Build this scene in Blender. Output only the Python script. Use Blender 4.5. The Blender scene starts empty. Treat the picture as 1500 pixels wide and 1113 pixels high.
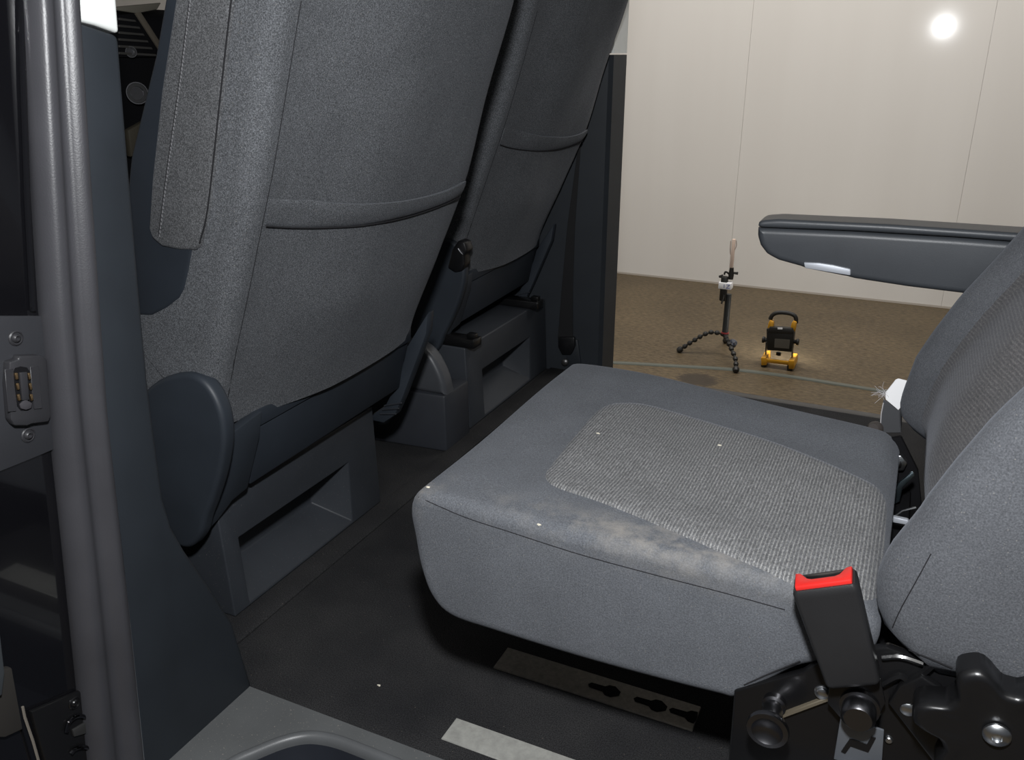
import bpy, bmesh, math, random
from mathutils import Vector, Matrix
from mathutils.bvhtree import BVHTree
random.seed(7)
scn = bpy.context.scene
COL = scn.collection

# ------------------------------------------------------------------ camera
FPX, CX, CY = 1252.0, 750.0, 556.5
PITCH = math.radians(20.836)
YAW = math.radians(25.292)
CAM = Vector((0, 0, 1.0))
cd = bpy.data.cameras.new('camera'); cam = bpy.data.objects.new('camera', cd); COL.objects.link(cam)
cam.location = CAM
cam.rotation_euler = (math.pi/2 - PITCH, 0, YAW)
cd.sensor_width = 36; cd.sensor_fit = 'HORIZONTAL'; cd.lens = 36*FPX/1500
cd.clip_start = 0.02
scn.camera = cam

# ------------------------------------------------------------------ world, lights, exposure
w = bpy.data.worlds.new('world'); scn.world = w; w.use_nodes = True
w.node_tree.nodes['Background'].inputs[0].default_value = (0.85, 0.9, 1.0, 1)
w.node_tree.nodes['Background'].inputs[1].default_value = 0.065

def light(name, kind, loc, energy, col=(1, 1, 1), rot=(0, 0, 0), size=None, size_y=None, radius=None):
    l = bpy.data.lights.new(name, kind); l.energy = energy; l.color = col
    if kind == 'AREA':
        l.shape = 'RECTANGLE'; l.size = size; l.size_y = size_y
    if radius is not None: l.shadow_soft_size = radius
    o = bpy.data.objects.new(name, l); COL.objects.link(o); o.location = loc; o.rotation_euler = rot
    return o
# the photographer's flash, raised above the camera
light('camera_flash', 'POINT', (-0.05, 0.11, 1.30), 97, (0.97, 0.985, 1.0), radius=0.045)
# fluorescent ceiling lights of the garage
light('garage_ceiling_light', 'AREA', (-0.6, 4.0, 3.1), 116, (1.0, 0.955, 0.905), (math.radians(12), 0, 0), 4.5, 0.5)
light('garage_ceiling_light', 'AREA', (0.3, -1.2, 3.1), 22, (1.0, 0.95, 0.9), (0, 0, 0), 3.0, 0.5)
light('garage_ceiling_light', 'AREA', (-4.3, 1.4, 3.1), 50, (1.0, 0.95, 0.88), (0, 0, 0), 0.6, 3.0)

scn.view_settings.view_transform = 'Standard'
scn.view_settings.look = 'None'
scn.view_settings.exposure = 0.0
scn.view_settings.gamma = 1.0
scn.view_settings.use_curve_mapping = False

# ------------------------------------------------------------------ pixel -> place
_fw = Vector((-math.sin(YAW)*math.cos(PITCH), math.cos(YAW)*math.cos(PITCH), -math.sin(PITCH)))
_rt = Vector((math.cos(YAW), math.sin(YAW), 0))
_up = _rt.cross(_fw)
def ray(p): return _fw + _rt*((p[0]-CX)/FPX) - _up*((p[1]-CY)/FPX)
def onX(p, v): d = ray(p); return CAM + d*((v-CAM.x)/d.x)
def onY(p, v): d = ray(p); return CAM + d*((v-CAM.y)/d.y)
def onZ(p, v): d = ray(p); return CAM + d*((v-CAM.z)/d.z)
def lerp(a, b, t): return a+(b-a)*t
def interp(tab, v):
    if v <= tab[0][0]: return tab[0][1]
    for (a, b), (c, d) in zip(tab, tab[1:]):
        if v <= c: return b+(d-b)*(v-a)/(c-a)
    return tab[-1][1]
def sstep(a, b, v):
    t = min(1, max(0, (v-a)/(b-a))); return t*t*(3-2*t)

# ------------------------------------------------------------------ materials
MATS = {}
def nodes_of(name):
    m = bpy.data.materials.new(name); m.use_nodes = True; MATS[name] = m
    nt = m.node_tree; b = nt.nodes['Principled BSDF']
    return m, nt, b
def N(nt, t, **kw):
    n = nt.nodes.new(t)
    for k, v in kw.items():
        if hasattr(n, k): setattr(n, k, v)
        else: n.inputs[k].default_value = v
    return n
def ramp(nt, fac, stops):
    r = nt.nodes.new('ShaderNodeValToRGB'); nt.links.new(fac, r.inputs[0])
    e = r.color_ramp.elements
    while len(e) < len(stops): e.new(0.5)
    for el, (p, c) in zip(e, stops): el.position = p; el.color = (*c, 1)
    return r
def mixc(nt, fac, a, b, mode='MIX'):
    m = nt.nodes.new('ShaderNodeMix'); m.data_type = 'RGBA'; m.blend_type = mode
    if isinstance(fac, (int, float)): m.inputs[0].default_value = fac
    else: nt.links.new(fac, m.inputs[0])
    for s, v in ((6, a), (7, b)):
        if isinstance(v, tuple): m.inputs[s].default_value = (*v, 1)
        else: nt.links.new(v, m.inputs[s])
    return m.outputs[2]
def bump(nt, b, h, strength, dist):
    n = N(nt, 'ShaderNodeBump'); n.inputs['Strength'].default_value = strength; n.inputs['Distance'].default_value = dist
    nt.links.new(h, n.inputs['Height']); nt.links.new(n.outputs[0], b.inputs['Normal'])
def plain(name, col, rough=0.5, metal=0.0, coat=0.0, spec=0.5, emit=None):
    m, nt, b = nodes_of(name)
    b.inputs['Base Color'].default_value = (*col, 1); b.inputs['Roughness'].default_value = rough
    b.inputs['Metallic'].default_value = metal; b.inputs['Coat Weight'].default_value = coat
    b.inputs['Specular IOR Level'].default_value = spec
    if emit: b.inputs['Emission Color'].default_value = (*emit[0], 1); b.inputs['Emission Strength'].default_value = emit[1]
    return m
def plastic(name, col, rough=0.5, grain=1400, strength=0.12, dust=0.0, spec=0.4):
    m, nt, b = nodes_of(name)
    tc = N(nt, 'ShaderNodeTexCoord')
    n = N(nt, 'ShaderNodeTexNoise', Scale=grain, Detail=2.0); nt.links.new(tc.outputs['Object'], n.inputs['Vector'])
    n2 = N(nt, 'ShaderNodeTexNoise', Scale=9.0, Detail=5.0); nt.links.new(tc.outputs['Object'], n2.inputs['Vector'])
    c = ramp(nt, n2.outputs[0], [(0.3, tuple(v*0.88 for v in col)), (0.7, tuple(v*1.1 for v in col))]).outputs[0]
    if dust:
        n3 = N(nt, 'ShaderNodeTexNoise', Scale=420.0, Detail=1.0); nt.links.new(tc.outputs['Object'], n3.inputs['Vector'])
        d = ramp(nt, n3.outputs[0], [(0.70, (0, 0, 0)), (0.78, (dust, dust, dust))])
        c = mixc(nt, d.outputs[0], c, (0.25, 0.23, 0.20))
    nt.links.new(c, b.inputs['Base Color'])
    b.inputs['Roughness'].default_value = rough; b.inputs['Specular IOR Level'].default_value = spec
    bump(nt, b, n.outputs[0], strength, 0.0006)
    return m
def fabric(name, col, fleck=0.5, sheen=0.10, scale=560.0, lo=0.42, hi=1.9):
    m, nt, b = nodes_of(name)
    tc = N(nt, 'ShaderNodeTexCoord')
    n = N(nt, 'ShaderNodeTexNoise', Scale=scale, Detail=3.0, Roughness=0.65); nt.links.new(tc.outputs['Object'], n.inputs['Vector'])
    n2 = N(nt, 'ShaderNodeTexNoise', Scale=14.0, Detail=4.0); nt.links.new(tc.outputs['Object'], n2.inputs['Vector'])
    v = N(nt, 'ShaderNodeTexVoronoi', Scale=430.0); nt.links.new(tc.outputs['Object'], v.inputs['Vector'])
    c = ramp(nt, n.outputs[0], [(0.34, tuple(x*lo for x in col)), (0.51, col), (0.68, tuple(x*hi for x in col))]).outputs[0]
    c = mixc(nt, 1.0, c, ramp(nt, n2.outputs[0], [(0.3, (0.93, 0.93, 0.93)), (0.7, (1.07, 1.07, 1.07))]).outputs[0], 'MULTIPLY')
    # a few pale lint flecks: cells whose random colour is high, near their centre
    sp = N(nt, 'ShaderNodeSeparateColor'); nt.links.new(v.outputs['Color'], sp.inputs[0])
    rare = ramp(nt, sp.outputs[0], [(0.955, (0, 0, 0)), (0.975, (1, 1, 1))])
    near = ramp(nt, v.outputs['Distance'], [(0.22, (1, 1, 1)), (0.36, (0, 0, 0))])
    f = mixc(nt, 1.0, rare.outputs[0], near.outputs[0], 'MULTIPLY')
    f = mixc(nt, 1.0, f, (fleck, fleck, fleck), 'MULTIPLY')
    c = mixc(nt, f, c, (0.20, 0.19, 0.175))
    nt.links.new(c, b.inputs['Base Color'])
    b.inputs['Roughness'].default_value = 0.92; b.inputs['Specular IOR Level'].default_value = 0.15
    b.inputs['Sheen Weight'].default_value = sheen; b.inputs['Sheen Roughness'].default_value = 0.45
    b.inputs['Sheen Tint'].default_value = (0.62, 0.66, 0.75, 1)
    bump(nt, b, n.outputs[0], 0.35, 0.0012)
    return m, nt, b, c, tc

fab = fabric('charcoal_knit', (0.082, 0.086, 0.093), 0.8)[0]
fabr = fabric('rear_backrest_knit', (0.084, 0.088, 0.097), 0.6, 0.1, 520.0, 0.70, 1.35)[0]
fab2 = fabric('grey_side_fabric', (0.080, 0.082, 0.086), 0.3)[0]
# rear cushion: the same cloth with pale dust along the edge towards the door
fabd, nt, b, c, tc = fabric('dusty_charcoal_knit', (0.103, 0.109, 0.121), 0.7, 0.1, 520.0, 0.72, 1.32)
geo = N(nt, 'ShaderNodeNewGeometry'); sx = N(nt, 'ShaderNodeSeparateXYZ'); nt.links.new(geo.outputs['Position'], sx.inputs[0])
ny = N(nt, 'ShaderNodeTexNoise', Scale=22.0, Detail=6.0, Roughness=0.65); nt.links.new(geo.outputs['Position'], ny.inputs['Vector'])
def math_(nt, op, a, b_=None, c_=None):
    n = nt.nodes.new('ShaderNodeMath'); n.operation = op
    for i, v in enumerate((a, b_, c_)):
        if v is None: continue
        if isinstance(v, (int, float)): n.inputs[i].default_value = v
        else: nt.links.new(v, n.inputs[i])
    return n.outputs[0]
def band(v, c0, wd): return math_(nt, 'SUBTRACT', 1.0, math_(nt, 'MINIMUM', 1.0, math_(nt, 'ABSOLUTE', math_(nt, 'DIVIDE', math_(nt, 'SUBTRACT', v, c0), wd))))
by = band(sx.outputs[1], 0.915, 0.05); bx = band(sx.outputs[0], -0.24, 0.26); bz = band(sx.outputs[2], 0.44, 0.06)
bx2 = band(sx.outputs[0], -0.565, 0.04)
dm = math_(nt, 'MULTIPLY', math_(nt, 'MULTIPLY', by, math_(nt, 'MAXIMUM', bx, math_(nt, 'MULTIPLY', bx2, 0.9))), bz)
dm = math_(nt, 'MULTIPLY', dm, ramp(nt, ny.outputs[0], [(0.42, (0, 0, 0)), (0.72, (1, 1, 1))]).outputs[0])
c2 = mixc(nt, math_(nt, 'MINIMUM', math_(nt, 'MULTIPLY', dm, 1.15), 0.6), c, (0.32, 0.295, 0.26))
nt.links.new(c2, b.inputs['Base Color'])
# ribbed insert: ribs run across the seat
def ribbed(name, col, axis, con=1.0):
    m, nt, b, c, tc = fabric(name, col, 0.8, 0.1, 520.0, 0.65, 1.4)
    sp = N(nt, 'ShaderNodeSeparateXYZ'); nt.links.new(tc.outputs['Object'], sp.inputs[0])
    nz = N(nt, 'ShaderNodeTexNoise', Scale=30.0); nt.links.new(tc.outputs['Object'], nz.inputs['Vector'])
    v = sp.outputs[axis]
    s = nt.nodes.new('ShaderNodeMath'); s.operation = 'MULTIPLY_ADD'; nt.links.new(v, s.inputs[0]); s.inputs[1].default_value = 2*math.pi/0.0046
    nt.links.new(nz.outputs[0], s.inputs[2])
    q = nt.nodes.new('ShaderNodeMath'); q.operation = 'SINE'; nt.links.new(s.outputs[0], q.inputs[0])
    r = ramp(nt, q.outputs[0], [(0.0, (0.55, 0.55, 0.57)), (0.35, (1.0, 1.0, 1.0)), (1.0, (1.25, 1.22, 1.18))])
    # broken dashes along each rib
    wv = N(nt, 'ShaderNodeTexNoise', Scale=300.0, Detail=1.0)
    mp = N(nt, 'ShaderNodeMapping'); nt.links.new(tc.outputs['Object'], mp.inputs[0])
    sc = [0.5, 0.5, 0.5]; sc[axis] = 1.6; mp.inputs['Scale'].default_value = sc
    nt.links.new(mp.outputs[0], wv.inputs['Vector'])
    r2 = ramp(nt, wv.outputs[0], [(0.35, (0.6, 0.6, 0.6)), (0.65, (1.35, 1.35, 1.35))])
    c = mixc(nt, con, c, r.outputs[0], 'MULTIPLY'); c = mixc(nt, 0.8*con, c, r2.outputs[0], 'MULTIPLY')
    nt.links.new(c, b.inputs['Base Color'])
    bump(nt, b, q.outputs[0], 0.3*con, 0.0008)
    return m
rib_seat = ribbed('ribbed_insert', (0.180, 0.182, 0.184), 0, 0.75)
rib_back = ribbed('ribbed_back_insert', (0.094, 0.091, 0.092), 2, 0.4)

pl_seat = plastic('seat_cover_plastic', (0.026, 0.032, 0.041), 0.5)
pl_trim = plastic('slate_trim_plastic', (0.0175, 0.0215, 0.027), 0.55)
pl_dark = plastic('dark_trim_plastic', (0.021, 0.026, 0.034), 0.5)
pl_box = plastic('seat_box_plastic', (0.030, 0.034, 0.041), 0.5, dust=0.3)
pl_sill = plastic('sill_plastic', (0.092, 0.096, 0.098), 0.55, 700, 0.3, dust=0.9)
pl_rim = plastic('sill_rim_plastic', (0.090, 0.094, 0.098), 0.38, 700, 0.15)
pl_well = plastic('sill_well_plastic', (0.022, 0.025, 0.033), 0.4)
pl_arm = plastic('armrest_vinyl', (0.040, 0.044, 0.050), 0.42, 900, 0.25)
pl_white = plastic('ivory_trim', (0.72, 0.74, 0.72), 0.5)
pl_grey = plastic('console_plastic', (0.030, 0.033, 0.040), 0.42)
rubber = plastic('seal_rubber', (0.040, 0.040, 0.045), 0.38, 500, 0.25)
black = plain('black_plastic', (0.007, 0.007, 0.008), 0.35)
blackm = plain('black_enamel_steel', (0.0055, 0.0055, 0.006), 0.28, 0.0, 0.15)
matblack = plain('matt_black', (0.006, 0.006, 0.007), 0.9, spec=0.1)
paint = plain('black_car_paint', (0.004, 0.004, 0.005), 0.12, 0, 1.0)
jambp = plastic('jamb_panel_plastic', (0.026, 0.027, 0.031), 0.45, 300, 0.2)
conn = plastic('connector_plastic', (0.024, 0.024, 0.027), 0.42, 700, 0.2)
connlight = plain('connector_clear', (0.045, 0.043, 0.048), 0.25)
gold = plain('gold_contact', (0.75, 0.52, 0.28), 0.3, 1.0)
zinc = plain('zinc_steel', (0.62, 0.64, 0.66), 0.28, 1.0)
bluezinc = plain('blue_zinc', (0.35, 0.45, 0.50), 0.3, 1.0)
steel = plain('dark_steel', (0.16, 0.16, 0.17), 0.3, 1.0)
silver = plain('silver_plastic', (0.40, 0.42, 0.46), 0.5, 0.3)
highlightm = plain('pale_highlight', (0.22, 0.23, 0.25), 0.4, 0.3)  # pale colour standing in for the highlight on the trim edge
red = plain('red_plastic', (0.62, 0.022, 0.018), 0.4)
seam = plain('seam_thread', (0.020, 0.020, 0.022), 0.95, spec=0.1)
stitch = plain('grey_thread', (0.17, 0.17, 0.178), 0.9, spec=0.1)
white = plain('white_label', (0.85, 0.85, 0.86), 0.7)
thread = plain('pale_thread', (0.42, 0.41, 0.42), 0.9)
webbing = plastic('belt_webbing', (0.055, 0.057, 0.062), 0.6, 900, 0.6)
belt_black = plastic('black_webbing', (0.010, 0.010, 0.011), 0.7, 900, 0.5)
crumbm = plain('crumb', (0.62, 0.58, 0.48), 0.9)
yellow = plain('amber_plastic', (0.62, 0.30, 0.015), 0.45)
lampblack = plain('lamp_black', (0.012, 0.011, 0.009), 0.5)
lampgrey = plain('lamp_label', (0.13, 0.12, 0.10), 0.5)
pinkst = plain('pale_wood', (0.72, 0.56, 0.46), 0.6)
inkblue = plain('blue_ink', (0.09, 0.10, 0.28), 0.6)
strip_m = plain('grey_green_strip', (0.105, 0.115, 0.095), 0.55)
ledm = plain('led', (1, 1, 1), 0.5, emit=((1.0, 0.97, 0.9), 60.0))
# steel floor rails with scuffs
def scuffed(name, col, dark, rough, metal, sc=60):
    m, nt, b = nodes_of(name); tc = N(nt, 'ShaderNodeTexCoord')
    n = N(nt, 'ShaderNodeTexNoise', Scale=sc, Detail=6.0, Roughness=0.7); nt.links.new(tc.outputs['Object'], n.inputs['Vector'])
    nt.links.new(ramp(nt, n.outputs[0], [(0.3, dark), (0.65, col)]).outputs[0], b.inputs['Base Color'])
    b.inputs['Roughness'].default_value = rough; b.inputs['Metallic'].default_value = metal
    bump(nt, b, n.outputs[0], 0.2, 0.001); return m
rail_pale = scuffed('scuffed_pale_alloy', (0.42, 0.42, 0.39), (0.30, 0.30, 0.28), 0.5, 0.25)
rail_dull = scuffed('dull_alloy', (0.24, 0.22, 0.19), (0.15, 0.14, 0.12), 0.5, 0.35, 120)
# van carpet
m, nt, b = nodes_of('van_carpet'); carpet = m; tc = N(nt, 'ShaderNodeTexCoord')
n = N(nt, 'ShaderNodeTexNoise', Scale=500.0, Detail=3.0); nt.links.new(tc.outputs['Object'], n.inputs['Vector'])
n2 = N(nt, 'ShaderNodeTexNoise', Scale=6.0, Detail=5.0); nt.links.new(tc.outputs['Object'], n2.inputs['Vector'])
n3 = N(nt, 'ShaderNodeTexNoise', Scale=260.0, Detail=1.0); nt.links.new(tc.outputs['Object'], n3.inputs['Vector'])
c = ramp(nt, n.outputs[0], [(0.3, (0.010, 0.010, 0.0115)), (0.7, (0.040, 0.041, 0.044))]).outputs[0]
c = mixc(nt, 1.0, c, ramp(nt, n2.outputs[0], [(0.3, (0.7, 0.7, 0.7)), (0.7, (1.25, 1.22, 1.15))]).outputs[0], 'MULTIPLY')
c = mixc(nt, ramp(nt, n3.outputs[0], [(0.74, (0, 0, 0)), (0.80, (0.8, 0.8, 0.8))]).outputs[0], c, (0.12, 0.105, 0.085))
nt.links.new(c, b.inputs['Base Color']); b.inputs['Roughness'].default_value = 0.95; b.inputs['Specular IOR Level'].default_value = 0.1
bump(nt, b, n.outputs[0], 0.6, 0.002)
# garage floor: brown, streaky, with one dark oil stain
m, nt, b = nodes_of('brown_garage_floor'); gfloor = m; geo = N(nt, 'ShaderNodeNewGeometry')
mp = N(nt, 'ShaderNodeMapping'); mp.inputs['Scale'].default_value = (0.8, 2.0, 1); nt.links.new(geo.outputs['Position'], mp.inputs[0])
n = N(nt, 'ShaderNodeTexNoise', Scale=38.0, Detail=5.0, Roughness=0.7); nt.links.new(mp.outputs[0], n.inputs['Vector'])
n2 = N(nt, 'ShaderNodeTexNoise', Scale=2.2, Detail=4.0); nt.links.new(geo.outputs['Position'], n2.inputs['Vector'])
c = ramp(nt, n.outputs[0], [(0.28, (0.040, 0.029, 0.015)), (0.72, (0.165, 0.122, 0.070))]).outputs[0]
c = mixc(nt, 1.0, c, ramp(nt, n2.outputs[0], [(0.3, (0.86, 0.86, 0.86)), (0.7, (1.12, 1.12, 1.12))]).outputs[0], 'MULTIPLY')
st = onZ((1022, 556), -0.5)
sx = N(nt, 'ShaderNodeSeparateXYZ'); nt.links.new(geo.outputs['Position'], sx.inputs[0])
dx = math_(nt, 'DIVIDE', math_(nt, 'SUBTRACT', sx.outputs[0], st.x), 0.115); dy = math_(nt, 'DIVIDE', math_(nt, 'SUBTRACT', sx.outputs[1], st.y), 0.10)
d2 = math_(nt, 'ADD', math_(nt, 'MULTIPLY', dx, dx), math_(nt, 'MULTIPLY', dy, dy))
d2 = math_(nt, 'ADD', d2, math_(nt, 'MULTIPLY', math_(nt, 'SUBTRACT', n.outputs[0], 0.5), 1.8))
c = mixc(nt, ramp(nt, d2, [(0.5, (0.85, 0.85, 0.85)), (1.0, (0, 0, 0))]).outputs[0], c, (0.035, 0.027, 0.02))
nt.links.new(c, b.inputs['Base Color']); b.inputs['Roughness'].default_value = 0.55; b.inputs['Specular IOR Level'].default_value = 0.3
bump(nt, b, n.outputs[0], 0.25, 0.004)
# glossy cream wall panels
m, nt, b = nodes_of('cream_wall_panel'); wallm = m; geo = N(nt, 'ShaderNodeNewGeometry')
mp = N(nt, 'ShaderNodeMapping'); mp.inputs['Scale'].default_value = (3.0, 1, 0.25); nt.links.new(geo.outputs['Position'], mp.inputs[0])
n = N(nt, 'ShaderNodeTexNoise', Scale=1.3, Detail=4.0); nt.links.new(mp.outputs[0], n.inputs['Vector'])
nt.links.new(ramp(nt, n.outputs[0], [(0.3, (0.655, 0.630, 0.592)), (0.7, (0.685, 0.662, 0.625))]).outputs[0], b.inputs['Base Color'])
b.inputs['Roughness'].default_value = 0.45; b.inputs['Coat Weight'].default_value = 0.35; b.inputs['Coat Roughness'].default_value = 0.09
mpw = N(nt, 'ShaderNodeMapping'); mpw.inputs['Scale'].default_value = (60.0, 1, 2.0); nt.links.new(geo.outputs['Position'], mpw.inputs[0])
nw = N(nt, 'ShaderNodeTexNoise', Scale=1.0, Detail=3.0); nt.links.new(mpw.outputs[0], nw.inputs['Vector'])
bump(nt, b, nw.outputs[0], 0.012, 0.002)

# ------------------------------------------------------------------ objects
def finish(bm, name, mat, parent=None, smooth=True, angle=40):
    bmesh.ops.recalc_face_normals(bm, faces=bm.faces)
    off = parent_base(parent)
    if off.length: bmesh.ops.translate(bm, verts=bm.verts, vec=-off)
    me = bpy.data.meshes.new(name); bm.to_mesh(me); bm.free()
    if smooth:
        me.polygons.foreach_set('use_smooth', [True]*len(me.polygons))
        me.set_sharp_from_angle(angle=math.radians(angle))
    me.materials.append(mat)
    o = bpy.data.objects.new(name, me); COL.objects.link(o)
    if parent: o.parent = parent
    return o
BASE = {}
def parent_base(p):
    v = Vector((0, 0, 0))
    while p is not None:
        v = v + p.location; p = p.parent
    return v
def tag(o, label=None, cat=None, group=None, kind=None):
    if label: o['label'] = label
    if cat: o['category'] = cat
    if group: o['group'] = group
    if kind: o['kind'] = kind
    return o
def thing(name, loc, label, cat, group=None, kind=None):
    o = bpy.data.objects.new(name, None); o.empty_display_size = 0.05; COL.objects.link(o); o.location = loc
    return tag(o, label, cat, group, kind)
def struct(o, label, cat): return tag(o, label, cat, None, 'structure')

# ------------------------------------------------------------------ mesh builders (all return a bmesh in world metres)
def bevel_all(bm, w, seg=3, ang=25):
    es = [e for e in bm.edges if len(e.link_faces) == 2 and e.calc_face_angle(0) > math.radians(ang)]
    if w > 0 and es: bmesh.ops.bevel(bm, geom=es, offset=w, segments=seg, profile=0.5, affect='EDGES', clamp_overlap=True)
    return bm
def box(a, b, bev=0.0, seg=2):
    bm = bmesh.new(); bmesh.ops.create_cube(bm, size=1)
    a, b = Vector(a), Vector(b)
    for v in bm.verts: v.co = Vector([(a[i]+b[i])/2 + v.co[i]*(b[i]-a[i]) for i in range(3)])
    bmesh.ops.recalc_face_normals(bm, faces=bm.faces)
    return bevel_all(bm, bev, seg)
def prism(pts, vec, bev=0.0, seg=2, ang=25):
    """polygon swept along vec"""
    bm = bmesh.new(); vec = Vector(vec)
    A = [bm.verts.new(p) for p in pts]; B = [bm.verts.new(Vector(p)+vec) for p in pts]
    bm.faces.new(A); bm.faces.new(list(reversed(B)))
    for i in range(len(pts)):
        j = (i+1) % len(pts); bm.faces.new((A[j], A[i], B[i], B[j]))
    bmesh.ops.recalc_face_normals(bm, faces=bm.faces)
    return bevel_all(bm, bev, seg, ang)
def rings(rs, cap=True, closed=True):
    bm = bmesh.new(); V = [[bm.verts.new(p) for p in r] for r in rs]
    n = len(rs[0])
    for a, b in zip(V, V[1:]):
        for i in range(n if closed else n-1):
            j = (i+1) % n; bm.faces.new((a[i], a[j], b[j], b[i]))
    if cap and closed:
        bm.faces.new(list(reversed(V[0]))); bm.faces.new(V[-1])
    return bm
def frame(d):
    d = d.normalized(); u = d.orthogonal().normalized(); return u, d.cross(u)
def tube(path, r, n=8, cap=True):
    path = [Vector(p) for p in path]; rs = []
    u = None
    for i, p in enumerate(path):
        d = (path[min(i+1, len(path)-1)] - path[max(i-1, 0)]).normalized()
        if u is None: u = d.orthogonal().normalized()
        u = (u - d*u.dot(d)).normalized(); v = d.cross(u)
        rr = r[i] if isinstance(r, (list, tuple)) else r
        rs.append([p + (u*math.cos(t) + v*math.sin(t))*rr for t in [2*math.pi*k/n for k in range(n)]])
    return rings(rs, cap)
def lathe(prof, base, axis, n=24):
    """prof: (distance along axis, radius)"""
    base = Vector(base); axis = Vector(axis).normalized(); u, v = frame(axis)
    return rings([[base + axis*h + (u*math.cos(t)+v*math.sin(t))*max(r, 1e-5) for t in [2*math.pi*k/n for k in range(n)]] for h, r in prof])
def join(*bms):
    out = bms[0]
    for b in bms[1:]:
        me = bpy.data.meshes.new('tmp'); b.to_mesh(me); b.free(); out.from_mesh(me); bpy.data.meshes.remove(me)
    return out
def catmull(pts, sub=6, closed=False):
    out = []; n = len(pts); P = [Vector(p) for p in pts]
    rng = range(n) if closed else range(n-1)
    for i in rng:
        p0 = P[(i-1) % n] if closed or i > 0 else P[0]*2-P[1]
        p1, p2 = P[i], P[(i+1) % n]
        p3 = P[(i+2) % n] if closed or i+2 < n else P[-1]*2-P[-2]
        for k in range(sub):
            t = k/sub
            out.append(0.5*((2*p1)+(p2-p0)*t+(2*p0-5*p1+4*p2-p3)*t*t+(3*p1-p0-3*p2+p3)*t**3))
    if not closed: out.append(P[-1])
    return out
def resample(pts, n, closed=True):
    P = [Vector(p) for p in pts]
    if closed: P = P+[P[0]]
    L = [0]
    for a, b in zip(P, P[1:]): L.append(L[-1]+(b-a).length)
    out = []; j = 0
    for k in range(n):
        s = L[-1]*k/(n if closed else n-1)
        while j < len(L)-2 and L[j+1] < s: j += 1
        t = (s-L[j])/max(L[j+1]-L[j], 1e-9); out.append(P[j].lerp(P[j+1], min(1, t)))
    return out
def pillow(prof, y0, y1, r0, r1, n=160, ny=40, deform=None, seg=7):
    """closed XZ outline swept along Y with rounded ends; deform(Vector)->Vector"""
    P = resample([(x, 0, z) for x, z in prof], n)
    area = sum(P[i].x*P[(i+1) % n].z - P[(i+1) % n].x*P[i].z for i in range(n))
    sg = 1 if area > 0 else -1
    nr = []
    for i in range(n):
        t = (P[(i+1) % n]-P[i-1]).normalized(); nr.append(Vector((t.z, 0, -t.x))*sg)
    for _ in range(4): nr = [(nr[i-1]+nr[i]*2+nr[(i+1) % n]).normalized() for i in range(n)]
    st = []
    for k in range(seg): a = math.pi/2*k/seg; st.append((y0+r0*(1-math.sin(a)), r0*(1-math.cos(a)) if False else r0*(1-math.sin(math.pi/2-0)) ))
    st = []
    for k in range(seg+1):
        a = math.pi/2*k/seg; st.append((y0+r0*(1-math.cos(a)), r0*(1-math.sin(a))))
    for k in range(1, ny): st.append((lerp(y0+r0, y1-r1, k/ny), 0))
    for k in range(seg+1):
        a = math.pi/2*(1-k/seg); st.append((y1-r1*(1-math.cos(a)), r1*(1-math.sin(a))))
    rs = []
    for y, ins in st:
        ring = [Vector((P[i].x-nr[i].x*ins, y, P[i].z-nr[i].z*ins)) for i in range(n)]
        if deform: ring = [deform(v) for v in ring]
        rs.append(ring)
    return rings(rs)
def bvh_of(bm): return BVHTree.FromBMesh(bm)
def cast(bvh, p):
    h = bvh.ray_cast(CAM, ray(p).normalized()); return h[0], h[1]
def cast_path(bvh, px, lift=0.0, n=24):
    """pixel path -> points on a built surface"""
    out = []
    for q in resample([(x, y, 0) for x, y in catmull_px(px)], n, False):
        h, nn = cast(bvh, (q.x, q.y))
        if h is not None: out.append(h+nn*lift)
    return out
def catmull_px(px, sub=8): return [(v.x, v.y) for v in catmull([(x, y, 0) for x, y in px], sub)]
def poly_px(px, f, sub=0):
    q = px if not sub else [(v.x, v.y) for v in catmull([(x, y, 0) for x, y in px], sub, True)]
    return [f(p) for p in q]

# ================================================================== THE SETTING
FZ = -0.5
# garage floor, wall of panels
struct(finish(box((-7, -4, FZ-0.05), (6, 6.0, FZ)), 'garage_floor', gfloor, smooth=False), 'brown streaky garage floor with one dark oil stain', 'floor')
WY = 5.89
wall = struct(finish(box((-7, WY+0.012, FZ), (6, WY+0.1, 3.2)), 'wall_back', wallm, smooth=False), 'cream glossy panelled garage wall behind the van', 'wall')
pw = 1.345
x = 0.225-pw*5
while x < 6:
    finish(box((max(x+0.0005, -6.99), WY, FZ+0.012), (min(x+pw-0.0005, 5.99), WY+0.0125, 3.2), 0.0008, 1), 'wall_panel', wallm, wall, smooth=False); x += pw
finish(box((-7, WY-0.004, FZ), (6, WY+0.012, FZ+0.012)), 'skirting_strip', plain('skirting_dark', (0.42, 0.38, 0.33), 0.7), wall, smooth=False)
struct(finish(box((-7.1, -4, FZ), (-7, 6, 3.2)), 'wall_front', wallm, smooth=False), 'cream garage wall seen through the windscreen', 'wall')

# van floor carpet with a doubled strip along the seat boxes
vf = struct(finish(box((-2.6, 0.862, -0.04), (2.0, 2.55, 0.0)), 'floor', carpet, smooth=False), 'dark speckled carpet covering the van floor', 'carpet')
finish(box((-1.05, 0.90, 0.0), (-0.995, 2.53, 0.006), 0.003), 'carpet_strip', carpet, vf)
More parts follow.
